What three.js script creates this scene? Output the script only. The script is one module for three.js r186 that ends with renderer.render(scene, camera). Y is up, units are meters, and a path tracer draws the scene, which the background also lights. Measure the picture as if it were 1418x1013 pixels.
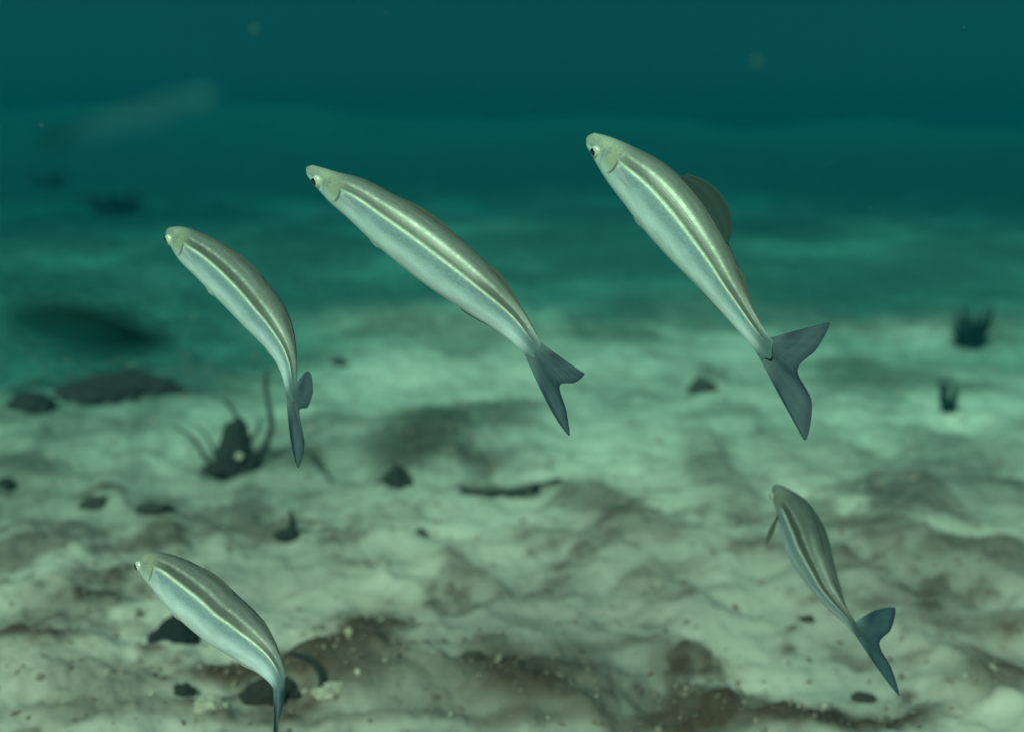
import * as THREE from 'three';
import { ImprovedNoise } from 'three/addons/math/ImprovedNoise.js';
import { mergeGeometries, mergeVertices } from 'three/addons/utils/BufferGeometryUtils.js';

// ---------------------------------------------------------------- camera, water light, sun, exposure
const scene = new THREE.Scene();
const PW = 1418, PH = 1013, FOV = 30, EYE = 0.82, PITCH = -11.5 * Math.PI / 180;
const camera = new THREE.PerspectiveCamera(FOV, PW / PH, 0.05, 200);
camera.position.set(0, EYE, 0);
camera.rotation.set(PITCH, 0, 0);
camera.focus = 1.24;
camera.userData.fStop = 3.2;
camera.updateMatrixWorld(true);

// light that comes down through the water: bright overhead, dark teal towards the sides, the same all round
{
  const W = 64, H = 128, d = new Float32Array(W * H * 4);
  for (let r = 0; r < H; r++) {
    const el = Math.max(0, (r + 0.5) / H * 180 - 90) / 90, k = Math.pow(el, 1.6);
    for (let c = 0; c < W; c++) d.set([0.0003 + 0.13 * k, 0.009 + 0.46 * k, 0.0085 + 0.35 * k, 1], (r * W + c) * 4);
  }
  const t = new THREE.DataTexture(d, W, H, THREE.RGBAFormat, THREE.FloatType);
  t.mapping = THREE.EquirectangularReflectionMapping; t.magFilter = THREE.LinearFilter; t.minFilter = THREE.LinearFilter;
  t.wrapS = THREE.RepeatWrapping; t.needsUpdate = true;
  scene.background = t; scene.environment = t;
}
const sun = new THREE.DirectionalLight(new THREE.Color().setRGB(0.64, 1.0, 0.68), 3.45);
sun.position.set(-2.2, 4.9, 3.0); sun.target.position.set(0, 0, -2.5);
sun.castShadow = true; sun.shadow.radius = 34;
sun.shadow.mapSize.set(2048, 2048);
Object.assign(sun.shadow.camera, { left: -6, right: 6, top: 6, bottom: -6, near: 0.1, far: 30 });
scene.add(sun, sun.target);
scene.fog = new THREE.FogExp2(new THREE.Color().setRGB(0.0, 0.6, 0.95), 0.016);

const renderer = new THREE.WebGLRenderer({ antialias: true });
renderer.setSize(1024, 731);
renderer.toneMapping = THREE.LinearToneMapping;
renderer.toneMappingExposure = 1.0;
renderer.shadowMap.enabled = true;

// ---------------------------------------------------------------- helpers
const V = (x, y, z) => new THREE.Vector3(x, y, z);
const noise = new ImprovedNoise();
const n3 = (x, y, z = 0) => noise.noise(x, y, z);
const fbm = (x, y, z, o) => { let a = 1, s = 0, t = 0; for (let i = 0; i < o; i++) { s += a * n3(x, y, z + i * 7.3); t += a; a *= 0.5; x *= 2.03; y *= 2.03; } return s / t; };
const lerp = (a, b, t) => a + (b - a) * t, clamp = (x, a = 0, b = 1) => Math.min(b, Math.max(a, x));
const sstep = (a, b, x) => { const t = clamp((x - a) / (b - a)); return t * t * (3 - 2 * t); };
const bump = (x, c, w) => Math.exp(-(((x - c) / w) ** 2));
function rng(seed) { let s = seed >>> 0; return () => { s = (s + 0x6D2B79F5) | 0; let t = Math.imul(s ^ (s >>> 15), 1 | s); t = (t + Math.imul(t ^ (t >>> 7), 61 | t)) ^ t; return ((t ^ (t >>> 14)) >>> 0) / 4294967296; }; }
const TH = Math.tan(FOV / 2 * Math.PI / 180), FWD = V(0, 0, -1).applyQuaternion(camera.quaternion), UPV = V(0, 1, 0).applyQuaternion(camera.quaternion), RIGHT = V(1, 0, 0);
const dir = (x, y) => FWD.clone().addScaledVector(RIGHT, (x - PW / 2) / (PH / 2) * TH).addScaledVector(UPV, -(y - PH / 2) / (PH / 2) * TH);
const at = (x, y, depth) => camera.position.clone().addScaledVector(dir(x, y), depth);           // surveyed point: bearing and distance from the diver
const onBed = (x, y, h = 0) => { const d = dir(x, y); return camera.position.clone().addScaledVector(d, (h - EYE) / d.y); };
const pxSize = (depth) => 2 * TH * depth / PH;
const colour = (r, g, b) => new THREE.Color().setRGB(r, g, b);
function shadow(o) { o.castShadow = true; o.receiveShadow = true; return o; }
function mesh(name, geometry, material, parent = scene) { const m = shadow(new THREE.Mesh(geometry, material)); m.name = name; parent.add(m); return m; }
const taken = {};
const numbered = (n) => { const k = taken[n] = (taken[n] ?? -1) + 1; return k ? n + '_' + String(k).padStart(3, '0') : n; };
function thing(name, position, label, category, group) { const g = new THREE.Group(); g.name = numbered(name); g.position.copy(position); g.userData = { label, category }; if (group) g.userData.group = group; scene.add(g); return g; }
function fromGrid(nu, nv, f, closed = false) {            // f(i, j) -> {p, uv, c}
  const P = [], U = [], C = [], I = []; let col = false;
  for (let i = 0; i <= nu; i++) for (let j = 0; j <= nv; j++) { const q = f(i, j); P.push(q.p.x, q.p.y, q.p.z); U.push(...(q.uv ?? [i / nu, j / nv])); if (q.c) { col = true; C.push(...q.c); } }
  for (let i = 0; i < nu; i++) for (let j = 0; j < nv; j++) { const a = i * (nv + 1) + j, b = a + nv + 1; I.push(a, b, a + 1, b, b + 1, a + 1); }
  const g = new THREE.BufferGeometry(); g.setAttribute('position', new THREE.Float32BufferAttribute(P, 3)); g.setAttribute('uv', new THREE.Float32BufferAttribute(U, 2));
  if (col) g.setAttribute('color', new THREE.Float32BufferAttribute(C, 3));
  g.setIndex(I); g.computeVertexNormals(); return g;
}
function dataTex(W, H, f, srgb = false) {
  const d = new Uint8Array(W * H * 4);
  for (let y = 0; y < H; y++) for (let x = 0; x < W; x++) { const q = f((x + 0.5) / W, (y + 0.5) / H, x, y); const k = (y * W + x) * 4; for (let c = 0; c < 3; c++) { let v = clamp(q[c]); if (srgb) v = v <= 0.0031308 ? 12.92 * v : 1.055 * v ** (1 / 2.4) - 0.055; d[k + c] = Math.round(v * 255); } d[k + 3] = 255; }
  const t = new THREE.DataTexture(d, W, H); t.magFilter = THREE.LinearFilter; t.minFilter = THREE.LinearMipmapLinearFilter; t.generateMipmaps = true; t.wrapS = t.wrapT = THREE.RepeatWrapping;
  if (srgb) t.colorSpace = THREE.SRGBColorSpace; t.needsUpdate = true; return t;
}

// ---------------------------------------------------------------- seabed
// patches of brown algal turf and rubble on the sand: [x, y, half width, half height in the survey, cover, height m, slant]
const TURF = [
  [140, 536, 95, 20, 1.0, 0.05, 0], [35, 552, 42, 17, 1.0, 0.05, 0], [255, 546, 70, 12, 0.7, 0.03, 0], [100, 500, 70, 10, 0.7, 0.02, 0],
  [110, 440, 150, 26, 0.55, 0.02, 0], [260, 455, 45, 9, 0.8, 0.03, 0], [70, 243, 50, 8, 0.8, 0.06, 0], [165, 277, 60, 9, 0.9, 0.06, 0], [140, 330, 130, 12, 0.5, 0.04, 0],
  [350, 350, 200, 16, 0.45, 0.04, 0], [620, 345, 260, 16, 0.5, 0.05, 0], [640, 400, 170, 22, 0.6, 0.05, 0], [600, 455, 120, 14, 0.4, 0.03, 0], [850, 440, 90, 26, 0.5, 0.04, 0], [860, 480, 70, 14, 0.45, 0.03, 0],
  [590, 612, 95, 38, 0.85, 0.10, 0], [560, 640, 70, 26, 0.8, 0.03, 0], [700, 590, 70, 22, 0.6, 0.06, 0], [665, 640, 60, 14, 0.5, 0.02, 0], [460, 600, 60, 18, 0.4, 0.03, 0],
  [710, 677, 85, 7, 0.75, 0.01, 0], [965, 640, 40, 42, 0.65, 0.06, 0], [990, 680, 40, 30, 0.5, 0.03, 0], [975, 530, 24, 14, 0.8, 0.03, 0], [1010, 590, 55, 16, 0.5, 0.03, 0],
  [1180, 518, 80, 14, 0.65, 0.03, 0], [1290, 552, 130, 18, 0.6, 0.04, 0], [1345, 470, 60, 30, 0.5, 0.05, 0], [1200, 380, 140, 16, 0.45, 0.05, 0], [1360, 380, 90, 22, 0.5, 0.06, 0], [1060, 420, 80, 14, 0.3, 0.03, 0],
  [810, 702, 60, 30, 0.7, 0.06, 0], [870, 745, 100, 26, 0.5, 0.03, 0], [740, 745, 60, 18, 0.4, 0.03, 0], [640, 795, 40, 22, 0.6, 0.04, 0], [1260, 705, 75, 38, 0.75, 0.06, 0], [1330, 640, 100, 36, 0.5, 0.04, 0], [1060, 770, 65, 26, 0.5, 0.04, 0],
  [1350, 790, 90, 34, 0.65, 0.05, 0], [1230, 760, 50, 20, 0.5, 0.02, 0], [500, 905, 75, 55, 0.95, 0.05, 0], [575, 880, 50, 18, 0.8, 0.02, 0], [470, 860, 50, 20, 0.6, 0.02, 0], [740, 960, 70, 46, 0.9, 0.04, 0], [690, 930, 50, 30, 0.6, 0.03, 0],
  [940, 940, 70, 34, 0.8, 0.03, 0], [860, 915, 60, 16, 0.6, 0.02, 0], [1150, 1002, 190, 22, 0.95, 0.02, 0], [960, 1000, 60, 26, 0.9, 0.02, 0], [1380, 960, 60, 44, 0.8, 0.03, 0], [1300, 880, 60, 18, 0.5, 0.02, 0], [1390, 890, 50, 22, 0.6, 0.02, 0],
  [330, 948, 110, 22, 1.0, 0.02, 0], [430, 935, 30, 26, 0.8, 0.02, 0], [90, 830, 110, 50, 0.45, 0.03, 0], [40, 900, 80, 60, 0.5, 0.02, 0], [130, 960, 140, 40, 0.55, 0.02, 0], [75, 745, 60, 16, 0.55, 0.03, 0], [30, 662, 50, 14, 0.7, 0.02, 0], [120, 692, 40, 9, 0.75, 0.02, 0], [215, 698, 32, 7, 0.7, 0.01, 0],
  [240, 740, 30, 14, 0.6, 0.02, 0], [200, 610, 60, 12, 0.4, 0.02, 0], [60, 600, 90, 14, 0.5, 0.03, 0], [420, 640, 60, 12, 0.4, 0.01, 0], [325, 655, 50, 8, 0.7, 0.01, 0], [600, 975, 120, 40, 0.5, 0.02, 0], [400, 985, 80, 26, 0.7, 0.01, 0], [820, 985, 50, 20, 0.6, 0.02, 0], [300, 1006, 420, 14, 0.55, 0.01, 0], [860, 1006, 300, 12, 0.6, 0.01, 0], [520, 930, 90, 40, 0.6, 0.02, 0], [760, 975, 110, 30, 0.6, 0.02, 0], [40, 480, 70, 14, 0.6, 0.02, 0], [180, 520, 110, 16, 0.6, 0.02, 0], [1380, 700, 60, 30, 0.5, 0.02, 0],
].map(([x, y, rx, ry, cover, h]) => {
  const c = onBed(x, y), a = onBed(x, y - ry), b = onBed(x, y + ry);
  return { x: c.x, z: c.z, rx: rx * pxSize(c.distanceTo(camera.position)), rz: Math.max(0.03, Math.abs(a.z - b.z) / 2), cover, h };
});
// clean pale sand
const PALE = [[735, 530, 150, 40], [875, 622, 130, 50], [560, 530, 110, 30], [1350, 612, 80, 34], [1010, 820, 130, 40], [1000, 560, 80, 30], [640, 720, 130, 26], [840, 840, 90, 30]].map(([x, y, rx, ry]) => {
  const c = onBed(x, y), a = onBed(x, y - ry), b = onBed(x, y + ry);
  return { x: c.x, z: c.z, rx: rx * pxSize(c.distanceTo(camera.position)), rz: Math.abs(a.z - b.z) / 2 };
});
function bed(x, z) {                                         // height and turf cover
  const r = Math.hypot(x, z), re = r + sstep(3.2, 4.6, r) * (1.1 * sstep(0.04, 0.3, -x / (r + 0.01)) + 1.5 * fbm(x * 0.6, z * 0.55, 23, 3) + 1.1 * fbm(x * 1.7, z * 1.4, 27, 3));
  const wx = x + 0.09 * fbm(x * 3.1, z * 3.1, 2.2, 3), wz = z + 0.12 * fbm(x * 3.1 + 9, z * 3.1, 5.1, 3);
  const blot = fbm(x * 6.5, z * 5.2, 41, 3); let cover = 0, h = 0;
  for (const p of TURF) {
    const u = (wx - p.x) / p.rx, v = (wz - p.z) / p.rz, q = u * u + v * v;
    if (q < 6) { const k = Math.exp(-q * 1.1); cover = 1 - (1 - cover) * (1 - p.cover * sstep(0.05, 0.85, k + 0.35 * blot)); h += p.h * k * 0.5; }
  }
  const far = sstep(3.2, 6.0, re);  // cover also thickens with distance, painting the water fade over the bed
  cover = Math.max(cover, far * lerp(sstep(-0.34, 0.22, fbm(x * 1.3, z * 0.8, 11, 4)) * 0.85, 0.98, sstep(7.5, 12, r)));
  const patch = fbm(x * 5.5 + z * 1.4, z * 4.6, 3.3, 4), fine = fbm(x * 24 + z * 6, z * 19, 8.8, 4);
  const wisp = fbm(x * 9 + z * 2.5, z * 11, 14.4, 4), litter = Math.max(sstep(0.02, 0.36, patch + 0.35 * fine) * lerp(0.88, 0.42, sstep(1.9, 3.3, r)), sstep(0.08, 0.4, wisp) * lerp(0.6, 0.3, sstep(1.8, 3.5, r)));
  cover = clamp(1 - (1 - cover) * (1 - litter) + 0.5 * fine * (0.18 + cover * (1.2 - cover)));
  let glow = 0; for (const p of PALE) glow = Math.max(glow, Math.exp(-(((wx - p.x) / p.rx) ** 2 + ((wz - p.z) / p.rz) ** 2))); glow = clamp(glow * (1 + 0.5 * blot)); cover *= 1 - 0.55 * glow;
  const tone = 0.62 + 0.30 * glow + (0.54 - 0.24 * glow) * sstep(-0.3, 0.32, fbm(x * 1.6 + 3, z * 1.3, 17, 4));
  const big = fbm(x * 1.1, z * 1.0, 0.7, 3) * 0.055, hummock = Math.abs(fbm(x * 3.4, z * 2.6, 4.2, 3));
  h += big + (0.05 - hummock * 0.11) * 0.5 + fbm(x * 9, z * 7.5, 6.1, 3) * 0.022 + fine * 0.007 * (1 + 1.5 * cover) + n3(x * 60, z * 60, 1.7) * 0.0016;
  h += 0.045 * Math.max(0, r - 9) * (1 + 1.6 * fbm(x * 0.22, z * 0.22, 20, 3));
  return { h, cover, fine, patch, tone, re, glow };
}
const bedY = (x, z) => bed(x, z).h;
{
  const AN = 980, RN = 560, R0 = 0.9, R1 = 18;
  const angles = [];
  const half = 0.46;                                           // fine in front of the diver, coarser behind
  for (let i = 0; i <= 800; i++) angles.push(-half + 2 * half * i / 800);
  for (let i = 1; i <= AN - 800; i++) angles.push(half + (2 * Math.PI - 2 * half) * i / (AN - 800));
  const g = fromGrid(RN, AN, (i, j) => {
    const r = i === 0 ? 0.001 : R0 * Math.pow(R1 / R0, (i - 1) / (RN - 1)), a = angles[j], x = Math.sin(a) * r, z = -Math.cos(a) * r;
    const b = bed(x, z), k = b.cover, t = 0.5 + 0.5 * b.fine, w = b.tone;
    const hazeNear = sstep(1.9, 3.5, r), hazeMid = sstep(2.5, 5.4, b.re) * (1 - 0.75 * b.glow), hazeFar = sstep(6, 10.5, b.re);            // water haze painted into the bed: greener, then darker teal with distance
    const sand = [0.525, 0.475, 0.45].map((q, m) => lerp(lerp(q, [0.43, 0.54, 0.485][m], hazeNear), [lerp(0.05, 0.006, hazeFar), lerp(0.215, 0.12, hazeFar), lerp(0.20, 0.12, hazeFar)][m], hazeMid) * w);
    const turf = [0.072, 0.047, 0.036].map((q, m) => lerp(lerp(q, [0.026, 0.038, 0.033][m], hazeNear), [lerp(0.016, 0.001, hazeFar), lerp(0.092, 0.040, hazeFar), lerp(0.086, 0.043, hazeFar)][m], hazeMid) * (0.7 + 0.8 * t));
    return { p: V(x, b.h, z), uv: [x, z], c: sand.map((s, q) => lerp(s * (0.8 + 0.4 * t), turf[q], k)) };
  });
  const grit = dataTex(512, 512, (u, v) => { const q = 0.78 + 0.22 * fbmT(u, v); return [q, q, q]; });
  const m = new THREE.MeshPhysicalMaterial({ vertexColors: true, roughness: 1, specularIntensity: 0.12, bumpMap: grit, bumpScale: 0.006 });
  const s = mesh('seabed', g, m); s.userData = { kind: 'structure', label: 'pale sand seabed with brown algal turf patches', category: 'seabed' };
}
function fbmT(u, v) { let s = 0, a = 0.5; for (const [f, z] of [[12, 1.5], [27, 4.5], [60, 7.5], [120, 9.5]]) { const w = (x, y) => n3(x * f, y * f, z); s += a * (w(u, v) * (1 - u) * (1 - v) + w(u - 1, v) * u * (1 - v) + w(u, v - 1) * (1 - u) * v + w(u - 1, v - 1) * u * v); a *= 0.6; } return clamp(0.5 + s); }

// ---------------------------------------------------------------- fish
const skin = dataTex(2048, 1024, (u, v) => {
  // u from snout to tail, v round the body: 0 at the back, 0.5 at the belly, back to 1
  const th = (v < 0.5 ? v : 1 - v) * 360, s = u;
  const mottle = n3(u * 90, v * 60, 2) * 0.5 + n3(u * 230, v * 150, 5) * 0.5;
  const scale = Math.sin((u * 110 + (Math.floor(th / 4.5) % 2) * 0.5) * 2 * Math.PI) * Math.cos(th / 4.5 * 2 * Math.PI);
  const back = [0.185, 0.19, 0.182], dark = [0.10, 0.11, 0.098], pale = [0.82, 0.90, 0.76], belly = [0.74, 0.84, 0.93], flank = [0.27, 0.36, 0.42];
  const line = 71 - 3 * s, upper = 45 - 4 * s;
  let c = back.map((q, k) => lerp(q, dark[k], 0.35 * bump(th, 5, 16)));
  const mix = (to, w) => { c = c.map((q, k) => lerp(q, to[k], clamp(w))); };
  mix(dark, 0.8 * sstep(upper + 2, upper + 8, th) * (1 - sstep(line - 8, line - 3, th)) * sstep(0.13, 0.2, s));
  mix(flank, sstep(line + 1, line + 6, th));
  mix(belly, sstep(line + 10, line + 48, th));
  const streak = sstep(0.16, 0.2, s) * (1 - sstep(0.9, 0.97, s));
  mix([0.60, 0.64, 0.56], 0.62 * streak * bump(th, upper + 1.2 * n3(u * 25, 3, 3), 4) * (0.35 + 0.5 * Math.max(0, scale) + 0.9 * Math.max(0, n3(u * 60, th * 0.05, 6))) * (1 - 0.5 * sstep(0.7, 0.95, s)));  // pale dashed line, with bright glints on its scales painted in
  mix(pale, 0.95 * streak * bump(th, line, 3.0 + 0.6 * (1 - s)));
  mix([0.26, 0.27, 0.2], 0.4 * streak * bump(th, 22, 5) * (0.5 + 0.5 * scale));
  // head
  const head = 1 - sstep(0.09, 0.23, s + 0.03 * Math.cos(th * Math.PI / 90));
  mix([0.42, 0.45, 0.40], 0.75 * head * (1 - sstep(95, 130, th)));
  mix([0.58, 0.74, 0.72], 0.7 * head * sstep(85, 125, th));
  mix([0.52, 0.46, 0.2], 0.5 * bump(s, 0.148, 0.016) * bump(th, 84, 20));
  mix([0.46, 0.43, 0.18], 0.3 * bump(s, 0.13, 0.03) * bump(th, 50, 22));
  mix([0.2, 0.2, 0.15], 0.35 * bump(s, 0.12, 0.006) * bump(th, 70, 26));
  mix([0.55, 0.55, 0.45], 0.4 * bump(s, 0.09 + 0.01 * n3(th * 0.05, 1, 1), 0.02) * bump(th, 52, 16));
  mix([0.05, 0.055, 0.045], 0.75 * bump(s, 0.174 - 0.000016 * (th - 88) ** 2 + 0.003 * n3(th * 0.08, 4, 4), 0.0045) * sstep(70, 80, th) * (1 - sstep(108, 128, th)));
  mix([0.75, 0.75, 0.62], 0.7 * bump(s, 0.184, 0.006) * bump(th, 80, 9));
  mix([0.06, 0.07, 0.05], 0.6 * bump(th, 118 - 500 * s, 3.5) * (1 - sstep(0.045, 0.06, s)));                        // mouth
  mix([0.10, 0.12, 0.09], 0.35 * bump(s, 0.105 + 0.00022 * (th - 90), 0.005) * sstep(60, 80, th) * (1 - sstep(125, 140, th)));   // cheek edge
  mix([0.11, 0.17, 0.195], 0.97 * sstep(0.86, 0.95, s) * (1 - 0.6 * sstep(70, 130, th) * (1 - sstep(0.9, 0.97, s))));
  const k = 1 + (0.42 - 0.24 * sstep(80, 100, th)) * mottle + 0.06 * scale + 0.18 * n3(u * 14, v * 22, 8) * sstep(0.18, 0.24, s);
  return c.map((q) => q * k);
}, true);
const scales = dataTex(1024, 512, (u, v) => {
  const th = (v < 0.5 ? v : 1 - v) * 360, row = Math.floor(th / 4.5), a = u * 110 + (row % 2) * 0.5, x = (a - Math.floor(a)) * 2 - 1, y = (th / 4.5 - row) * 2 - 1;
  const q = sstep(0.17, 0.24, u) * clamp(1 - (x * x + y * y) * 0.5) + 0.4 * n3(u * 60, v * 40, 9);
  return [q, q, q];
});
const fishSkin = (tint, dull) => dull ? new THREE.MeshPhysicalMaterial({ map: skin, color: colour(...tint), roughness: 0.8, specularIntensity: 0.15 }) : new THREE.MeshPhysicalMaterial({ map: skin, color: colour(...tint), bumpMap: scales, bumpScale: 0.00011, roughness: 0.42, metalness: 0.2, clearcoat: 0.22, clearcoatRoughness: 0.36 });
const finMat = new THREE.MeshPhysicalMaterial({ vertexColors: true, roughness: 0.75, transmission: 0.35, thickness: 0, side: THREE.DoubleSide });
const tailMat = new THREE.MeshPhysicalMaterial({ vertexColors: true, roughness: 0.7, transmission: 0.36, thickness: 0, side: THREE.DoubleSide });
const dullFin = new THREE.MeshPhysicalMaterial({ color: colour(0.004, 0.09, 0.09), roughness: 0.9, specularIntensity: 0.1, transmission: 0.3, thickness: 0, side: THREE.DoubleSide });
const sailMat = new THREE.MeshPhysicalMaterial({ vertexColors: true, roughness: 0.62, transmission: 0.8, thickness: 0, side: THREE.DoubleSide });
const eyeWhite = new THREE.MeshPhysicalMaterial({ color: colour(0.8, 0.8, 0.68), roughness: 0.22, metalness: 0.25, clearcoat: 0.6, clearcoatRoughness: 0.1 });
const pupilMat = new THREE.MeshPhysicalMaterial({ color: colour(0.006, 0.01, 0.012), roughness: 0.12, clearcoat: 0.8 });

const at1 = (list, t) => { const f = t * (list.length - 1), i = Math.min(list.length - 2, Math.floor(f)), q = f - i, b = list[i], c = list[i + 1], a = list[i - 1] ?? 2 * b - c, d = list[i + 2] ?? 2 * c - b; return b + 0.5 * q * (c - a + q * (2 * a - 5 * b + 4 * c - d + q * (3 * (b - c) + d - a))); };
// a fin or lobe between a leading and a trailing edge (points in the fish's own axes), a lens in section
function finGeometry(lead, trail, thick, c0, c1, rays = 12, nu = 30, nv = 24) {
  const A = new THREE.CatmullRomCurve3(lead), B = new THREE.CatmullRomCurve3(trail);
  const pt = (u, v) => A.getPoint(u).lerp(B.getPoint(u), v);
  const parts = [1, -1].map((side) => fromGrid(nu, nv, (i, j) => {
    const u = i / nu, v = j / nv, p = pt(u, v), e = 0.01;
    const n = pt(Math.min(1, u + e), v).sub(pt(Math.max(0, u - e), v)).cross(pt(u, Math.min(1, v + e)).sub(pt(u, Math.max(0, v - e))));
    if (n.lengthSq() > 1e-16) n.normalize();
    const ray = Math.cos(v * rays * 2 * Math.PI), t = thick * (0.12 + Math.sqrt(Math.max(0, 4 * v * (1 - v))) * (1 - 0.8 * u)) * (0.8 + 0.2 * ray);
    const k = clamp(0.15 + 0.75 * v + 0.25 * u + 0.18 * ray + 0.2 * n3(u * 9, v * 9, 3)) * (1 - sstep(0.86, 1, v) * 0.7);
    return { p: p.addScaledVector(n, side * t * 0.5), c: c0.map((q, m) => lerp(q, c1[m], k)) };
  }));
  parts[1].index.array.reverse(); parts[1].computeVertexNormals();
  return mergeGeometries(parts);
}
/* spec: spine [x, y] survey points from snout to tail root, widths (same places, full width seen), depth [snout, tail], roll [head, tail] in degrees (back turned towards the diver) */
function makeFish(spec) {
  const N = spec.spine.length, depthAt = (t) => { const k = 1 - t; return lerp(spec.depth[1], spec.depth[0], k) + (spec.sag ?? 0) * 4 * t * k; };
  const world = spec.spine.map(([x, y], i) => at(x, y, depthAt(i / (N - 1))));
  const base = at(spec.spine[N >> 1][0], spec.spine[N >> 1][1], depthAt(0.5));
  const g = thing('fish', base, spec.label, 'fish', spec.group);
  const curve = new THREE.CatmullRomCurve3(world.map((p) => p.clone().sub(base)), false, 'centripetal');
  const local = (x, y, d) => at(x, y, d).sub(base);
  const L = curve.getLength();
  const frame = (t) => {
    const p = curve.getPointAt(clamp(t)), T = curve.getTangentAt(clamp(t));
    const c = camera.position.clone().sub(p.clone().add(base)).normalize();
    const n = new THREE.Vector3().crossVectors(T, c).normalize(); if (n.dot(RIGHT.clone().multiplyScalar(0.8).addScaledVector(UPV, 0.6)) < 0) n.negate();
    const c2 = new THREE.Vector3().crossVectors(n, T).normalize(); if (c2.dot(c) < 0) c2.negate();
    const a = lerp(spec.roll[0], spec.roll[1], sstep(0.05, 0.95, t)) * Math.PI / 180;
    return { p, T, D: n.clone().multiplyScalar(Math.cos(a)).addScaledVector(c2, Math.sin(a)), S: c2.clone().multiplyScalar(Math.cos(a)).addScaledVector(n, -Math.sin(a)), a };
  };
  const WR = 0.74;
  const half = (t) => {                              // half height of the body
    const w = at1(spec.widths, t) * pxSize(depthAt(t)) / 2, f = frame(t);
    return Math.max(0.0008, w / Math.hypot(Math.cos(f.a), WR * Math.sin(f.a)));
  };
  const surf = (t, th, lift = 1) => {
    const f = frame(t), snout = Math.sqrt(clamp(t / 0.022)), H = half(t) * lerp(snout, 1, sstep(0.005, 0.04, t)) * lerp(1, 0.22, sstep(0.95, 1, t) ** 1.5) * lift;
    const slim = lerp(0.80, 1, sstep(0, 0.25, t)) * lerp(1, 0.34, sstep(0.68, 0.92, t)) * lerp(1, 0.05, sstep(0.9, 0.995, t));
    const gill = 1 + 0.018 * (sstep(0.10, 0.15, t) - sstep(0.166, 0.176, t)) * sstep(0.25, 0.6, Math.sin(th) ** 2);
    const c = Math.cos(th), s = Math.sin(th), pw = (q, e) => Math.sign(q) * Math.abs(q) ** e;
    return f.p.clone().addScaledVector(f.D, H * pw(c, 1.0) * gill).addScaledVector(f.S, H * WR * slim * pw(s, 0.93) * gill);
  };
  const NU = 200, NV = 112;
  const body = fromGrid(NU, NV, (i, j) => { const t = (i / NU) ** 1.15, th = j / NV * 2 * Math.PI; return { p: i === 0 ? curve.getPointAt(0) : surf(t, th), uv: [Math.min(t, 0.997), j / NV] }; });
  // close the tail root
  const end = curve.getPointAt(1).addScaledVector(curve.getTangentAt(1), half(1) * 0.12), cap = fromGrid(6, NV, (i, j) => { const k = i / 6; const p = surf(1, j / NV * 2 * Math.PI); return { p: p.lerp(end, 1 - Math.sqrt(1 - k * k)), uv: [0.997, j / NV] }; });
  const whole = mergeVertices(mergeGeometries([body, cap]), 1e-5); whole.computeVertexNormals();
  mesh('body', whole, fishSkin(spec.tint ?? [1, 1, 1], spec.dull), g);
  // eyes
  for (const side of [1, -1]) {
    const te = spec.eye?.[0] ?? 0.075, th = side * (spec.eye?.[1] ?? 106) * Math.PI / 180, p = surf(te, th, 0.9), f = frame(te), r = (spec.eyeSize ?? 0.0215) * L;
    const out = surf(te, th, 1.2).sub(p).normalize(), fwd = f.T.clone().negate();
    const e = new THREE.SphereGeometry(r, 28, 20); e.scale(1, 1, 0.62);
    const q = new THREE.Quaternion().setFromUnitVectors(V(0, 0, 1), out);
    const em = mesh('eye', e, eyeWhite, g); em.position.copy(p); em.quaternion.copy(q);
    const pu = new THREE.SphereGeometry(r * 0.62, 24, 16); pu.scale(1, 1, 0.5);
    const pm = mesh('pupil', pu, pupilMat, em); pm.position.copy(fwd.clone().applyQuaternion(q.clone().invert()).setZ(0).multiplyScalar(r * 0.28)).setZ(r * 0.42);
  }
  const dk = [0.010, 0.034, 0.075], md = [0.06, 0.115, 0.15], rt = [0.12, 0.18, 0.20];
  // tail: one forked fin that fans out from the tail root
  {
    const d0 = spec.depth[1], [xa, ya] = spec.spine[N - 3], [xe, ye] = spec.spine[N - 1], run = Math.hypot(xe - xa, ye - ya), slope = (spec.depth[1] - spec.depth[0]) / (N - 1) * 2 / run;
    const P = (q) => local(q[0], q[1], d0 + (q[2] ?? 0) + slope * ((q[0] - xe) * (xe - xa) + (q[1] - ye) * (ye - ya)) / run), [up, lo] = spec.tail, b0 = surf(0.945, 0, 0.97), b1 = surf(0.945, Math.PI, 0.97);
    const bend = (l, b) => P(l.lead[1]).add(P(l.lead[2])).sub(b.clone().add(P(l.lead[3])).multiplyScalar(0.5));
    const c0 = bend(up, b0), c1 = bend(lo, b1);
    const tipIn = (l) => P(l.lead[2]).lerp(P(l.lead[3]), 0.86), tip = (l) => P(l.lead[2]).lerp(P(l.lead[3]), 0.97).lerp(P(l.trail[2]), 0.06);
    const edge = new THREE.CatmullRomCurve3([tipIn(up), tip(up), up.trail[2], up.trail[1], lo.trail[2], tip(lo), tipIn(lo)].map((q) => q.isVector3 ? q : P(q)), false, 'centripetal');
    const mid = b0.clone().lerp(b1, 0.5), nt = P(up.trail[1]);
    const pt = (u, v) => {                                       // u from root to edge, v from the upper to the lower border
      const b = b0.clone().lerp(b1, v), e = edge.getPoint(v), w = Math.abs(2 * v - 1), c = b.clone().lerp(e, 0.5).lerp(v < 0.5 ? c0 : c1, w * w * w);
      return b.multiplyScalar((1 - u) ** 2).addScaledVector(c, 2 * u * (1 - u)).addScaledVector(e, u * u);
    };
    const NUt = 40, NVt = 96;
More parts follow.
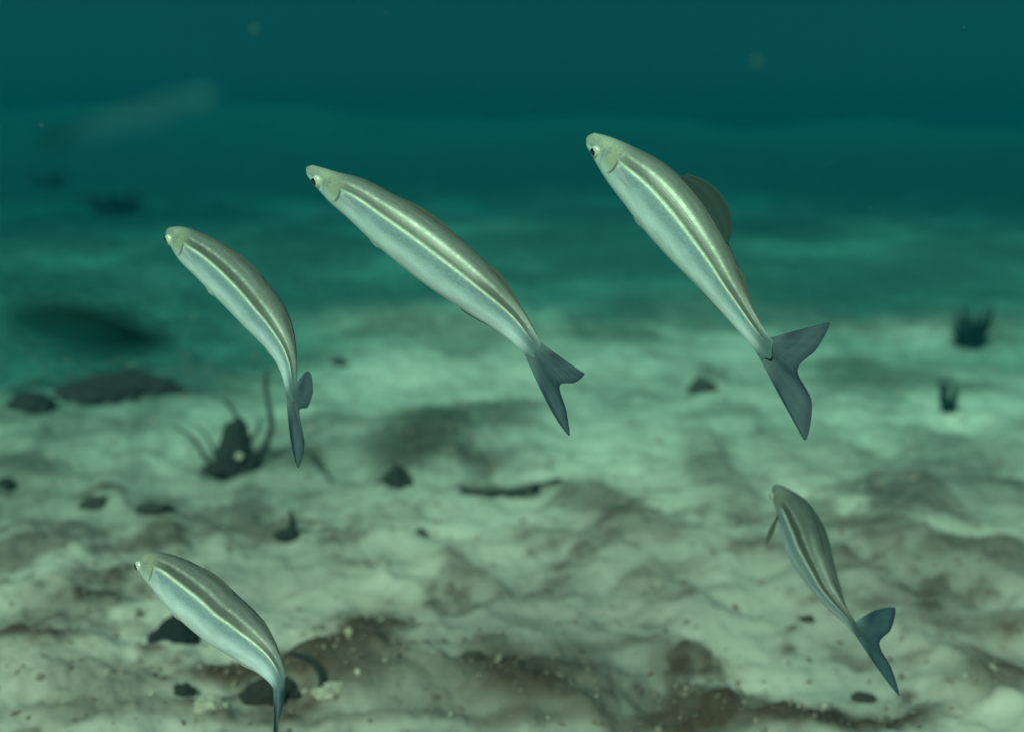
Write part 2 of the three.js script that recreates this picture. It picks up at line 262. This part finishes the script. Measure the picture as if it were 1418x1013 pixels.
    const sides = [1, -1].map((side) => fromGrid(NUt, NVt, (i, j) => {
      const u = i / NUt, v = j / NVt, p = pt(u, v), e = 0.01;
      const n = pt(Math.min(1, u + e), v).sub(pt(Math.max(0, u - e), v)).cross(pt(u, Math.min(1, v + e)).sub(pt(u, Math.max(0, v - e)))).normalize();
      const ray = Math.cos(v * 34 * Math.PI), w = Math.abs(2 * v - 1), t = lerp(0.0017, 0.0005, u) * Math.sqrt(Math.max(0.02, 1 - w ** 10)) * (0.85 + 0.15 * ray * u);
      const k = clamp(0.42 + 0.45 * bump(u, 0.45, 0.3) * bump(w, 0, 0.4) + 0.25 * bump(u, 0.75, 0.2) * bump(w, 0.55, 0.3) - 0.6 * bump(u, 0.36, 0.17) * bump(w, 0.66, 0.24) - 0.5 * sstep(0.86, 1, u) - 0.35 * sstep(0.93, 1, w) + 0.08 * ray + 0.3 * n3(u * 7, v * 11, d0 * 9)), root = 1 - sstep(0.03, 0.42, u + 0.1 * n3(v * 9, 2, 3));
      return { p: p.addScaledVector(n, side * t * 0.5), c: dk.map((q, m) => lerp(lerp(q, md[m], k), rt[m], root)) };
    }));
    sides[1].index.array.reverse(); sides[1].computeVertexNormals();
    mesh('tail_fin', mergeGeometries(sides), spec.dull ? dullFin : tailMat, g);
  }
  // fins along the back and belly
  const ridge = (name, t0, t1, th, hgt, sweep, c0, c1, thick = 0.0012) => {
    const low = [], top = [];
    for (let i = 0; i <= 8; i++) { const u = i / 8, t = lerp(t0, t1, u), p = surf(t, th, 0.93), f = frame(t), o = surf(t, th, 1.3).sub(p).normalize(); low.push(p); top.push(p.clone().addScaledVector(o, half(t) * 0.07 + hgt(u) * L).addScaledVector(f.T, sweep * hgt(u) * L)); }
    mesh(name, finGeometry(top, low, thick, c0, c1, 2), name === 'dorsal_fin' && spec.sail ? sailMat : spec.dull ? dullFin : finMat, g);
  };
  const soft = [0.10, 0.11, 0.085];
  if (spec.sail) ridge('dorsal_fin', spec.sail[0], spec.sail[1], 0, (u) => spec.sail[2] * Math.sin(Math.PI * Math.min(1, u * 0.92 + 0.06)) ** 0.6, spec.sail[3], [0.06, 0.15, 0.145], [0.11, 0.20, 0.19]);
  else ridge('dorsal_fin', 0.32, 0.56, 0, (u) => 0.012 * Math.sin(Math.PI * u) ** 0.7, 0.9, soft, soft);
  ridge('rear_dorsal_fin', 0.68, 0.84, 0, (u) => 0.016 * (1 - u) * sstep(0, 0.2, u), 1.0, soft, soft);
  ridge('anal_fin', 0.66, 0.82, Math.PI, (u) => 0.013 * (1 - u) * sstep(0, 0.2, u), 1.0, [0.5, 0.53, 0.53], [0.6, 0.63, 0.63]);
  for (const side of [1, -1]) {
    const R = Math.PI / 180 * side;
    if (spec.pectoral && side === 1) {
      const th = side * 1.8, a = surf(0.185, th - side * 0.12, 0.99), b = surf(0.2, th + side * 0.14, 0.99), f = frame(0.2), o = surf(0.19, th, 1.3).sub(surf(0.19, th, 1)).normalize();
      const tip = a.clone().addScaledVector(f.T, spec.pectoral[0] * L).addScaledVector(o, spec.pectoral[1] * spec.pectoral[0] * L), bow = o.clone().multiplyScalar(0.012 * L);
      mesh('pectoral_fin', finGeometry([a, a.clone().lerp(tip, 0.5).add(bow), tip], [b, b.clone().lerp(tip, 0.5).addScaledVector(f.T, 0.03 * L).addScaledVector(f.D, -0.01 * L).add(bow), tip.clone().addScaledVector(f.T, 0.012 * L)], 0.0012, [0.10, 0.10, 0.075], [0.16, 0.16, 0.12], 6), spec.dull ? dullFin : finMat, g);
    } else mesh('pectoral_fin', finGeometry([surf(0.186, 82 * R, 1.01), surf(0.215, 84 * R, 1.03), surf(0.265, 96 * R, 1.035)], [surf(0.188, 95 * R, 1.01), surf(0.22, 99 * R, 1.03), surf(0.262, 98 * R, 1.035)], 0.0006, [0.5, 0.56, 0.62], [0.56, 0.62, 0.68], 6), spec.dull ? dullFin : finMat, g);
    const c = surf(0.30, side * 2.75, 0.97), d = surf(0.33, side * 2.75, 0.97), f3 = frame(0.32), o3 = surf(0.31, side * 2.75, 1.3).sub(c).normalize(), tp = c.clone().addScaledVector(f3.T, 0.075 * L).addScaledVector(o3, 0.012 * L);
    mesh('pelvic_fin', finGeometry([c, c.clone().lerp(tp, 0.5).addScaledVector(o3, 0.006 * L), tp], [d, d.clone().lerp(tp, 0.5), tp], 0.001, [0.4, 0.43, 0.42], [0.48, 0.5, 0.5], 5), spec.dull ? dullFin : finMat, g);
  }
  return g;
}
const zoomed = (ox, oy, k, list) => list.map(([x, y, ...r]) => [ox + x / k, oy + y / k, ...r]);
{ // right of the upper three
  const z = (l) => zoomed(780, 150, 2.0675, l);
  makeFish({
    label: 'large striped silver fish with a raised rounded dorsal fin, rightmost of the upper three', group: undefined,
    spine: z([[68, 82], [115, 118], [173, 168], [240, 225], [310, 300], [370, 375], [425, 450], [475, 530], [525, 610], [575, 680], [594, 712]]),
    widths: [34, 94, 138, 168, 180, 172, 150, 119, 90, 66, 64].map((w) => w / 2.0675), depth: [1.30, 1.20], roll: [22, 32], tint: [1.06, 1.08, 1.06], sail: [0.35, 0.61, 0.072, 0.42],
    tail: [
      { lead: z([[585, 665, 0], [650, 642, -0.004], [715, 622, -0.01], [768, 610, -0.015]]), trail: z([[600, 735, 0], [672, 745, -0.002], [725, 690, -0.009], [766, 614, -0.015]]) },
      { lead: z([[575, 720, 0], [610, 800, 0.003], [655, 890, 0.008], [695, 958, 0.012]]), trail: z([[610, 690, 0], [688, 745, 0.001], [712, 840, 0.006], [703, 956, 0.012]]) },
    ],
  });
}
{ // middle
  const z = (l) => zoomed(400, 200, 2.357, l);
  makeFish({
    label: 'longest striped fish in the middle of the upper three, with a yellow gill patch',
    spine: z([[56, 77], [100, 106], [155, 142], [225, 180], [310, 240], [405, 308], [495, 376], [580, 442], [657, 508], [728, 577], [782, 645], [826, 712]]),
    widths: [30, 80, 126, 152, 176, 187, 189, 178, 156, 122, 84, 54].map((w) => w / 2.357), depth: [1.30, 1.21], roll: [24, 26],
    tail: [
      { lead: z([[838, 672, 0], [885, 696, -0.004], [930, 722, -0.008], [968, 748, -0.012]]), trail: z([[832, 745, 0], [885, 785, -0.002], [935, 776, -0.007], [966, 750, -0.012]]) },
      { lead: z([[808, 740, 0], [830, 815, 0.003], [868, 890, 0.007], [918, 957, 0.012]]), trail: z([[845, 700, 0], [888, 785, 0.002], [906, 870, 0.006], [921, 955, 0.012]]) },
    ],
  });
}
{ // left of the upper three
  const z = (l) => zoomed(200, 290, 2.532, l);
  makeFish({
    label: 'curved striped fish with its tail hanging straight down, leftmost of the upper three',
    spine: z([[76, 82], [118, 104], [165, 137], [225, 178], [290, 232], [350, 290], [405, 352], [453, 415], [487, 482], [505, 545], [513, 605], [520, 670]]),
    widths: [34, 94, 130, 150, 163, 168, 163, 148, 116, 84, 58, 46].map((w) => w / 2.532), depth: [1.36, 1.20], roll: [26, 46],
    tail: [
      { lead: z([[525, 585, 0], [558, 556, -0.014], [592, 580, -0.03], [590, 640, -0.045]]), trail: z([[522, 690, 0], [542, 705, -0.012], [572, 690, -0.03], [588, 644, -0.045]]) },
      { lead: z([[505, 670, 0], [504, 755, 0.01], [518, 840, 0.02], [538, 912, 0.03]]), trail: z([[540, 660, 0], [566, 750, 0.008], [560, 830, 0.018], [541, 911, 0.03]]) },
    ], eye: [0.06, 106],
  });
}
{ // bottom left
  const z = (l) => zoomed(160, 730, 3.58, l);
  makeFish({
    label: 'plump striped fish low on the left, seen above a black triangular stone',
    spine: z([[108, 165], [165, 190], [250, 235], [340, 300], [428, 368], [525, 448], [615, 516], [695, 588], [760, 665], [803, 745], [820, 830]]),
    widths: [40, 144, 206, 250, 270, 272, 258, 228, 176, 110, 40].map((w) => w / 3.58), depth: [1.32, 1.16], roll: [24, 34],
    tail: [
      { lead: z([[835, 800, 0], [838, 850, -0.02], [822, 910, -0.05], [808, 960, -0.07]]), trail: z([[806, 830, 0], [806, 870, -0.02], [802, 915, -0.05], [803, 955, -0.07]]) },
      { lead: z([[800, 830, 0], [792, 930, 0.01], [784, 1030, 0.02], [776, 1120, 0.03]]), trail: z([[828, 830, 0], [812, 930, 0.01], [800, 1030, 0.02], [780, 1118, 0.03]]) },
    ], eye: [0.055, 104], tint: [1.06, 0.98, 1.0],
  });
}
{ // bottom right
  const z = (l) => zoomed(1030, 640, 2.896, l);
  makeFish({
    label: 'dark backed fish low on the right, swimming away over pale sand',
    spine: z([[124, 108], [150, 140], [195, 198], [235, 278], [265, 352], [298, 425], [337, 505], [384, 582], [435, 648], [466, 690]]),
    widths: [40, 98, 146, 170, 172, 144, 112, 84, 56, 46].map((w) => w / 2.896), depth: [1.56, 1.40], roll: [54, 58], tint: [0.84, 0.8, 0.82],
    tail: [
      { lead: z([[445, 620, 0], [500, 600, -0.004], [560, 586, -0.008], [612, 580, -0.012]]), trail: z([[460, 720, 0], [545, 722, -0.004], [590, 670, -0.01], [612, 585, -0.012]]) },
      { lead: z([[450, 690, 0], [505, 780, 0.003], [570, 870, 0.007], [628, 944, 0.012]]), trail: z([[480, 660, 0], [550, 722, 0.002], [595, 830, 0.006], [630, 942, 0.012]]) },
    ], eye: [0.06, 98], pectoral: [0.13, 1.1], pectoralColor: [0.09, 0.1, 0.07],
  });
}

{ // two small blurred fish, nearer than the five, water haze painted into their tint
  const q = (l) => zoomed(0, 380, 2.836, l);
  makeFish({
    label: 'small dark blurred fish at the left edge, just above a dark ledge',
    spine: q([[0, 158], [90, 168], [190, 186], [290, 208], [390, 228], [490, 246], [580, 260], [650, 268]]),
    widths: [70, 150, 190, 214, 210, 176, 120, 80].map((w) => w / 2.836), depth: [0.40, 0.42], roll: [30, 30], dull: true, tint: [0.012, 0.15, 0.16], eyeSize: 0.008, eye: [0.08, 112],
    tail: [
      { lead: q([[585, 246, 0], [630, 228, 0], [680, 212, 0], [735, 204, 0]]), trail: q([[600, 262, 0], [650, 256, 0], [690, 236, 0], [735, 206, 0]]) },
      { lead: q([[585, 266, 0], [620, 284, 0], [660, 300, 0], [710, 312, 0]]), trail: q([[600, 250, 0], [650, 256, 0], [675, 282, 0], [710, 310, 0]]) },
    ],
  });
  makeFish({
    label: 'faint pale fish blurred to a streak in open water at the upper left',
    spine: [[300, 130], [275, 136], [240, 145], [205, 156], [170, 165], [135, 175], [105, 184], [80, 191]],
    widths: [8, 20, 28, 31, 29, 23, 15, 9], depth: [0.40, 0.42], roll: [40, 40], dull: true, tint: [0.09, 0.56, 0.7], eyeSize: 0.01, eye: [0.08, 110],
    tail: [
      { lead: [[80, 188, 0], [68, 188, 0], [56, 186, 0], [42, 183, 0]], trail: [[78, 193, 0], [66, 197, 0], [56, 192, 0], [42, 184, 0]] },
      { lead: [[80, 194, 0], [70, 201, 0], [62, 207, 0], [52, 215, 0]], trail: [[78, 190, 0], [66, 197, 0], [60, 205, 0], [52, 214, 0]] },
    ],
  });
}

// ---------------------------------------------------------------- stones and growth on the seabed
function spot(x, y) { let p = onBed(x, y); for (let i = 0; i < 6; i++) p = onBed(x, y, bedY(p.x, p.z)); return p; }
const stoneMat = new THREE.MeshStandardMaterial({ vertexColors: true, roughness: 0.95 });
const DARK = [0.014, 0.021, 0.02], BROWN = [0.05, 0.042, 0.034], CHALK = [0.36, 0.32, 0.28];
// lower edge of the stone at survey point (x, y); width and height in survey units; peak: how far it rises to a point
function stoneShape(rx, ry, rz, seed, peak, c) {
  const g = new THREE.IcosahedronGeometry(1, 14), p = g.attributes.position, C = [];
  for (let i = 0; i < p.count; i++) {
    const v = V(p.getX(i), p.getY(i), p.getZ(i)), d = 1 + 0.34 * n3(v.x * 1.3 + seed, v.y * 1.3, v.z * 1.3 + seed) + 0.16 * n3(v.x * 3.3, v.y * 3.3 + seed, v.z * 3.3) + 0.07 * n3(v.x * 8, v.y * 8 + seed, v.z * 8);
    const q = v.clone().multiplyScalar(d), up = clamp(q.y), taper = 1 - peak * up * 0.85;
    p.setXYZ(i, q.x * rx * taper + peak * 0.1 * rx * up, q.y * ry, q.z * rz * taper);
    const k = 0.8 + 0.6 * clamp(0.5 + n3(v.x * 5 + seed, v.y * 5, v.z * 5)); C.push(...c.map((m) => m * k));
  }
  g.setAttribute('color', new THREE.Float32BufferAttribute(C, 3)); g.deleteAttribute('uv');
  const m = mergeVertices(g.deleteAttribute('normal') ?? g, 1e-5); m.computeVertexNormals(); return m;
}
let seed = 3.1;
function stone(x, y, w, h, c, label, peak = 0, name = 'stone', category = 'stone') {
  const p = spot(x, y), k = p.distanceTo(camera.position) * 2 * TH / PH, o = mesh(numbered(name), stoneShape(w * k / 2, h * k * (peak ? 0.95 : 0.8), w * k * 0.42, seed += 2.7, peak, c), stoneMat);
  o.position.set(p.x, p.y - h * k * 0.06, p.z - w * k * 0.2); o.userData = { label, category }; return o;
}
stone(238, 883, 64, 34, [0.007, 0.010, 0.011], 'black triangular stone on the sand beneath the lower left fish', 0.9);
stone(546, 672, 54, 30, DARK, 'dark pointed stone at the foot of a low dark mound, left of centre', 0.6);
stone(466, 512, 38, 16, DARK, 'small dark stone on pale sand right of the hanging fish tail', 0.4);
stone(976, 543, 42, 24, [0.03, 0.04, 0.036], 'roundish dark stone on pale sand left of the largest fish tail');
stone(36, 568, 62, 26, DARK, 'black knobbly stone at the left edge beside a dark ledge', 0.2);
stone(150, 552, 150, 34, [0.014, 0.02, 0.02], 'long low dark ledge of rock at the left', 0, 'rock_ledge', 'rock');
stone(252, 962, 30, 15, [0.02, 0.02, 0.018], 'small dark stone below the lower left fish, near the bottom edge');
stone(372, 968, 74, 26, [0.022, 0.018, 0.015], 'dark brown stone half hidden behind the tail of the lower left fish');
stone(288, 982, 46, 18, CHALK, 'pale lump of coral rubble at the bottom below the lower left fish', 0, 'coral_rubble', 'rubble');
stone(455, 962, 46, 16, CHALK, 'pale lump of coral rubble right of the lower left fish tail', 0, 'coral_rubble', 'rubble');
stone(582, 740, 20, 9, [0.03, 0.04, 0.035], 'tiny dark chip of stone alone on pale sand near the centre', 0.3);
stone(4, 676, 22, 18, DARK, 'dark stone cut off by the left edge of the photo');
stone(655, 912, 30, 10, BROWN, 'small brown stone on the rubble at the bottom centre');
stone(1120, 860, 20, 8, BROWN, 'tiny brown stone on pale sand left of the dark backed fish');
stone(1198, 972, 34, 11, BROWN, 'brown stone on the sand below the tail of the dark backed fish');
stone(208, 706, 44, 9, [0.03, 0.035, 0.03], 'flat dark stone on the sand above the lower left fish');
stone(128, 700, 40, 12, [0.03, 0.035, 0.03], 'low dark stone at the left, left of a flat one');

const growth = new THREE.MeshStandardMaterial({ color: colour(0.012, 0.02, 0.02), roughness: 0.9 });
const branchGeo = (pts, r0, r1) => {                            // tapered, slightly knotted stem
  const c = new THREE.CatmullRomCurve3(pts), n = 40, fr = c.computeFrenetFrames(n);
  return fromGrid(n, 10, (i, j) => { const t = i / n, a = j / 10 * 2 * Math.PI, r = lerp(r0, r1, t) * (1 + 0.25 * n3(t * 14, 2, r0 * 900)); return { p: c.getPointAt(t).addScaledVector(fr.normals[i], Math.cos(a) * r).addScaledVector(fr.binormals[i], Math.sin(a) * r) }; });
};
{ // dark clump with upright branches
  const p = spot(330, 652), d = p.clone().sub(camera.position).dot(FWD), k = pxSize(d), g = thing('sponge_clump', p, 'dark sponge clump with a pale spot and thin curved upright branches', 'sponge');
  const L = (x, y, z = 0) => at(x, y, d + z).sub(p);
  const body = mesh('body', stoneShape(30 * k, 52 * k, 26 * k, 41, 0.25, DARK), stoneMat, g); body.position.copy(L(326, 636));
  const foot = mesh('foot', stoneShape(26 * k, 10 * k, 20 * k, 47, 0, DARK), stoneMat, g); foot.position.copy(L(308, 650, -0.02));
  const sp = mesh('pale_spot', stoneShape(4.6 * k, 4.6 * k, 2.4 * k, 55, 0, [0.42, 0.42, 0.36]), stoneMat, g); sp.position.copy(L(331, 631, -33 * k));
  for (const [pts, r0, r1] of [
    [[[352, 640], [366, 618], [376, 592], [373, 566], [368, 540], [369, 512]], 5, 2.8],
    [[[292, 642], [283, 632], [272, 614], [260, 601], [244, 592]], 3.2, 1.8],
    [[[331, 590], [327, 575], [319, 563], [310, 553]], 3.2, 2.0],
    [[[300, 640], [296, 622], [288, 606], [272, 588]], 2.0, 1.2],
    [[[346, 610], [356, 596], [360, 580]], 3.5, 1.5],
  ]) mesh('branch', branchGeo(pts.map(([x, y], i) => L(x, y, 0.006 * i)), r0 * k, r1 * k), growth, g);
}
function lying(name, pts, r0, r1, label, category, lift = 0.004) {
  const w = pts.map(([x, y, h = 0]) => { const p = spot(x, y); p.y += lift + h; return p; }), o = w[0].clone(), k = pxSize(o.distanceTo(camera.position));
  const m = mesh(numbered(name), branchGeo(w.map((p) => p.clone().sub(o)), r0 * k, r1 * k), growth); m.position.copy(o); m.userData = { label, category };
}
lying('twig', [[422, 624], [436, 634], [446, 650], [460, 672]], 2.2, 1.6, 'thin dark twig lying on the sand under the hanging fish tail', 'twig');
lying('twig', [[402, 907], [424, 914], [440, 928], [447, 944], [444, 960]], 2.5, 6, 'dark curved twig on the rubble right of the lower left fish tail', 'twig');
lying('seaweed_strand', [[640, 682], [668, 686], [700, 686], [728, 682], [752, 674], [776, 668]], 4.5, 4, 'dark strand of dead seaweed lying across pale sand in the centre', 'seaweed', 0.006);
{ // small spiky stub
  const p = spot(396, 744), d = p.clone().sub(camera.position).dot(FWD), k = pxSize(d), g = thing('sponge_stub', p, 'small dark sponge stub with one upright spike, left of centre', 'sponge'), L = (x, y) => at(x, y, d).sub(p);
  const b = mesh('body', stoneShape(17 * k, 8 * k, 13 * k, 61, 0.2, DARK), stoneMat, g); b.position.copy(L(396, 740));
  mesh('spike', branchGeo([L(402, 740), L(405, 724), L(402, 706)], 9 * k, 2 * k), growth, g);
}
// tufts of seaweed on the far bed
const frondMat = new THREE.MeshPhysicalMaterial({ color: colour(0.006, 0.035, 0.033), roughness: 0.95, specularIntensity: 0.1, transmission: 0.15, thickness: 0, side: THREE.DoubleSide });
function tuft(x, y, w, h, n, label, sd) {
  const p = spot(x, y), k = pxSize(p.distanceTo(camera.position)), R = rng(sd), g = thing('seaweed_tuft', p, label, 'seaweed', 'seaweed tufts on the far sand');
  for (let i = 0; i < n; i++) {
    const a = R() * 6.283, q = Math.sqrt(R()), len = h * k * (0.3 + 0.75 * R()), wd = w * k * (0.045 + 0.05 * R()), lean = 0.25 + 0.5 * R(), bx = Math.cos(a) * q * w * k * 0.3, bz = Math.sin(a) * q * w * k * 0.3, tw = R() * 3;
    mesh('frond', fromGrid(14, 4, (u, v) => { const t = u / 14, s = (v / 4 - 0.5) * wd * Math.sin(Math.PI * (0.12 + 0.86 * t)) , o = lean * w * k * 0.5 * t * t; return { p: V(bx + Math.cos(a) * o + Math.cos(a + tw + t) * s, len * t * (1 - 0.12 * t) - 0.01, bz + Math.sin(a) * o + Math.sin(a + tw + t) * s) }; }), frondMat, g);
  }
}
tuft(1345, 484, 58, 72, 90, 'dark bushy seaweed tuft near the right edge, the higher of two', 5);
tuft(1312, 570, 34, 60, 60, 'narrow dark seaweed tuft at the right, the lower of two', 6);
tuft(160, 296, 90, 40, 90, 'wide dark seaweed tuft far off at the upper left', 7);
tuft(66, 256, 56, 28, 60, 'small dark seaweed tuft far off by the left edge', 8);
// specks adrift in the water
const speck = new THREE.MeshPhysicalMaterial({ color: colour(0.08, 0.4, 0.34), roughness: 0.5, transmission: 0.75, thickness: 0 });
for (const [x, y, r, d, label] of [[1048, 85, 5.5, 0.62, 'pale speck adrift in the open water at the upper right'], [352, 40, 5, 0.7, 'pale speck adrift in the open water at the top left']]) {
  const g = new THREE.IcosahedronGeometry(1, 4), p = g.attributes.position, k = pxSize(d) * r;
  for (let i = 0; i < p.count; i++) { const q = 1 + 0.3 * n3(p.getX(i) * 2, p.getY(i) * 2, p.getZ(i) * 2 + x); p.setXYZ(i, p.getX(i) * q * k, p.getY(i) * q * k, p.getZ(i) * q * k); }
  g.computeVertexNormals(); const o = mesh(numbered('drifting_speck'), g, speck); o.position.copy(at(x, y, d)); o.userData = { label, category: 'speck' };
}
{ // uncountable rubble: shell bits, coral crumbs and scraps of turf
  const R = rng(77), shape = new THREE.IcosahedronGeometry(1, 1), p = shape.attributes.position;
  for (let i = 0; i < p.count; i++) { const q = 1 + 0.45 * n3(p.getX(i) * 1.7, p.getY(i) * 1.7, p.getZ(i) * 1.7 + 4); p.setXYZ(i, p.getX(i) * q, p.getY(i) * q, p.getZ(i) * q); }
  shape.computeVertexNormals();
  const N = 9000, im = new THREE.InstancedMesh(shape, new THREE.MeshStandardMaterial({ color: 0xffffff, roughness: 0.95 }), N), M = new THREE.Matrix4(), Q = new THREE.Quaternion(), E = new THREE.Euler();
  let n = 0;
  while (n < N) {
    const r = 1.2 + 3.6 * R() ** 1.4, a = (R() - 0.5) * 1.3, x = Math.sin(a) * r, z = -Math.cos(a) * r, b = bed(x, z), litter = fbm(x * 3, z * 3, 31, 2);
    if (R() > 0.12 + 0.5 * b.cover + 0.5 * Math.max(0, litter)) continue;
    const s = 0.0010 + 0.0050 * R() ** 4, pale = R() < 0.1;
    E.set(R() * 6, R() * 6, R() * 6); M.compose(V(x, b.h + s * 0.15, z), Q.setFromEuler(E), V(s * (0.8 + R()), s * (0.35 + 0.5 * R()), s * (0.7 + 0.6 * R())));
    im.setMatrixAt(n, M); const k = 0.7 + 0.6 * R(); im.setColorAt(n, pale ? colour(0.42 * k, 0.37 * k, 0.33 * k) : colour(0.19 * k, 0.15 * k, 0.13 * k)); n++;
  }
  im.name = 'rubble'; shadow(im); im.userData = { kind: 'stuff', label: 'coral crumbs, shell bits and scraps of turf scattered over the sand', category: 'rubble' }; scene.add(im);
}

{ // fine drift in the water
  const R = rng(5), N = 520, im = new THREE.InstancedMesh(new THREE.IcosahedronGeometry(1, 1), new THREE.MeshStandardMaterial({ color: colour(0.3, 0.42, 0.38), roughness: 0.9 }), N), M = new THREE.Matrix4(), Q = new THREE.Quaternion(), E = new THREE.Euler();
  for (let i = 0; i < N; i++) {
    const r = 0.9 + 3.2 * R(), a = (R() - 0.5) * 1.2, s = 0.0002 + 0.0004 * R() ** 3;
    E.set(R() * 6, R() * 6, R() * 6); M.compose(V(Math.sin(a) * r, 0.15 + 1.1 * R(), -Math.cos(a) * r), Q.setFromEuler(E), V(s * (0.6 + R()), s * (0.6 + R()), s)); im.setMatrixAt(i, M);
  }
  im.name = 'drift'; shadow(im); im.userData = { kind: 'stuff', label: 'fine pale drift hanging in the water', category: 'drift' }; scene.add(im);
}

renderer.render(scene, camera);
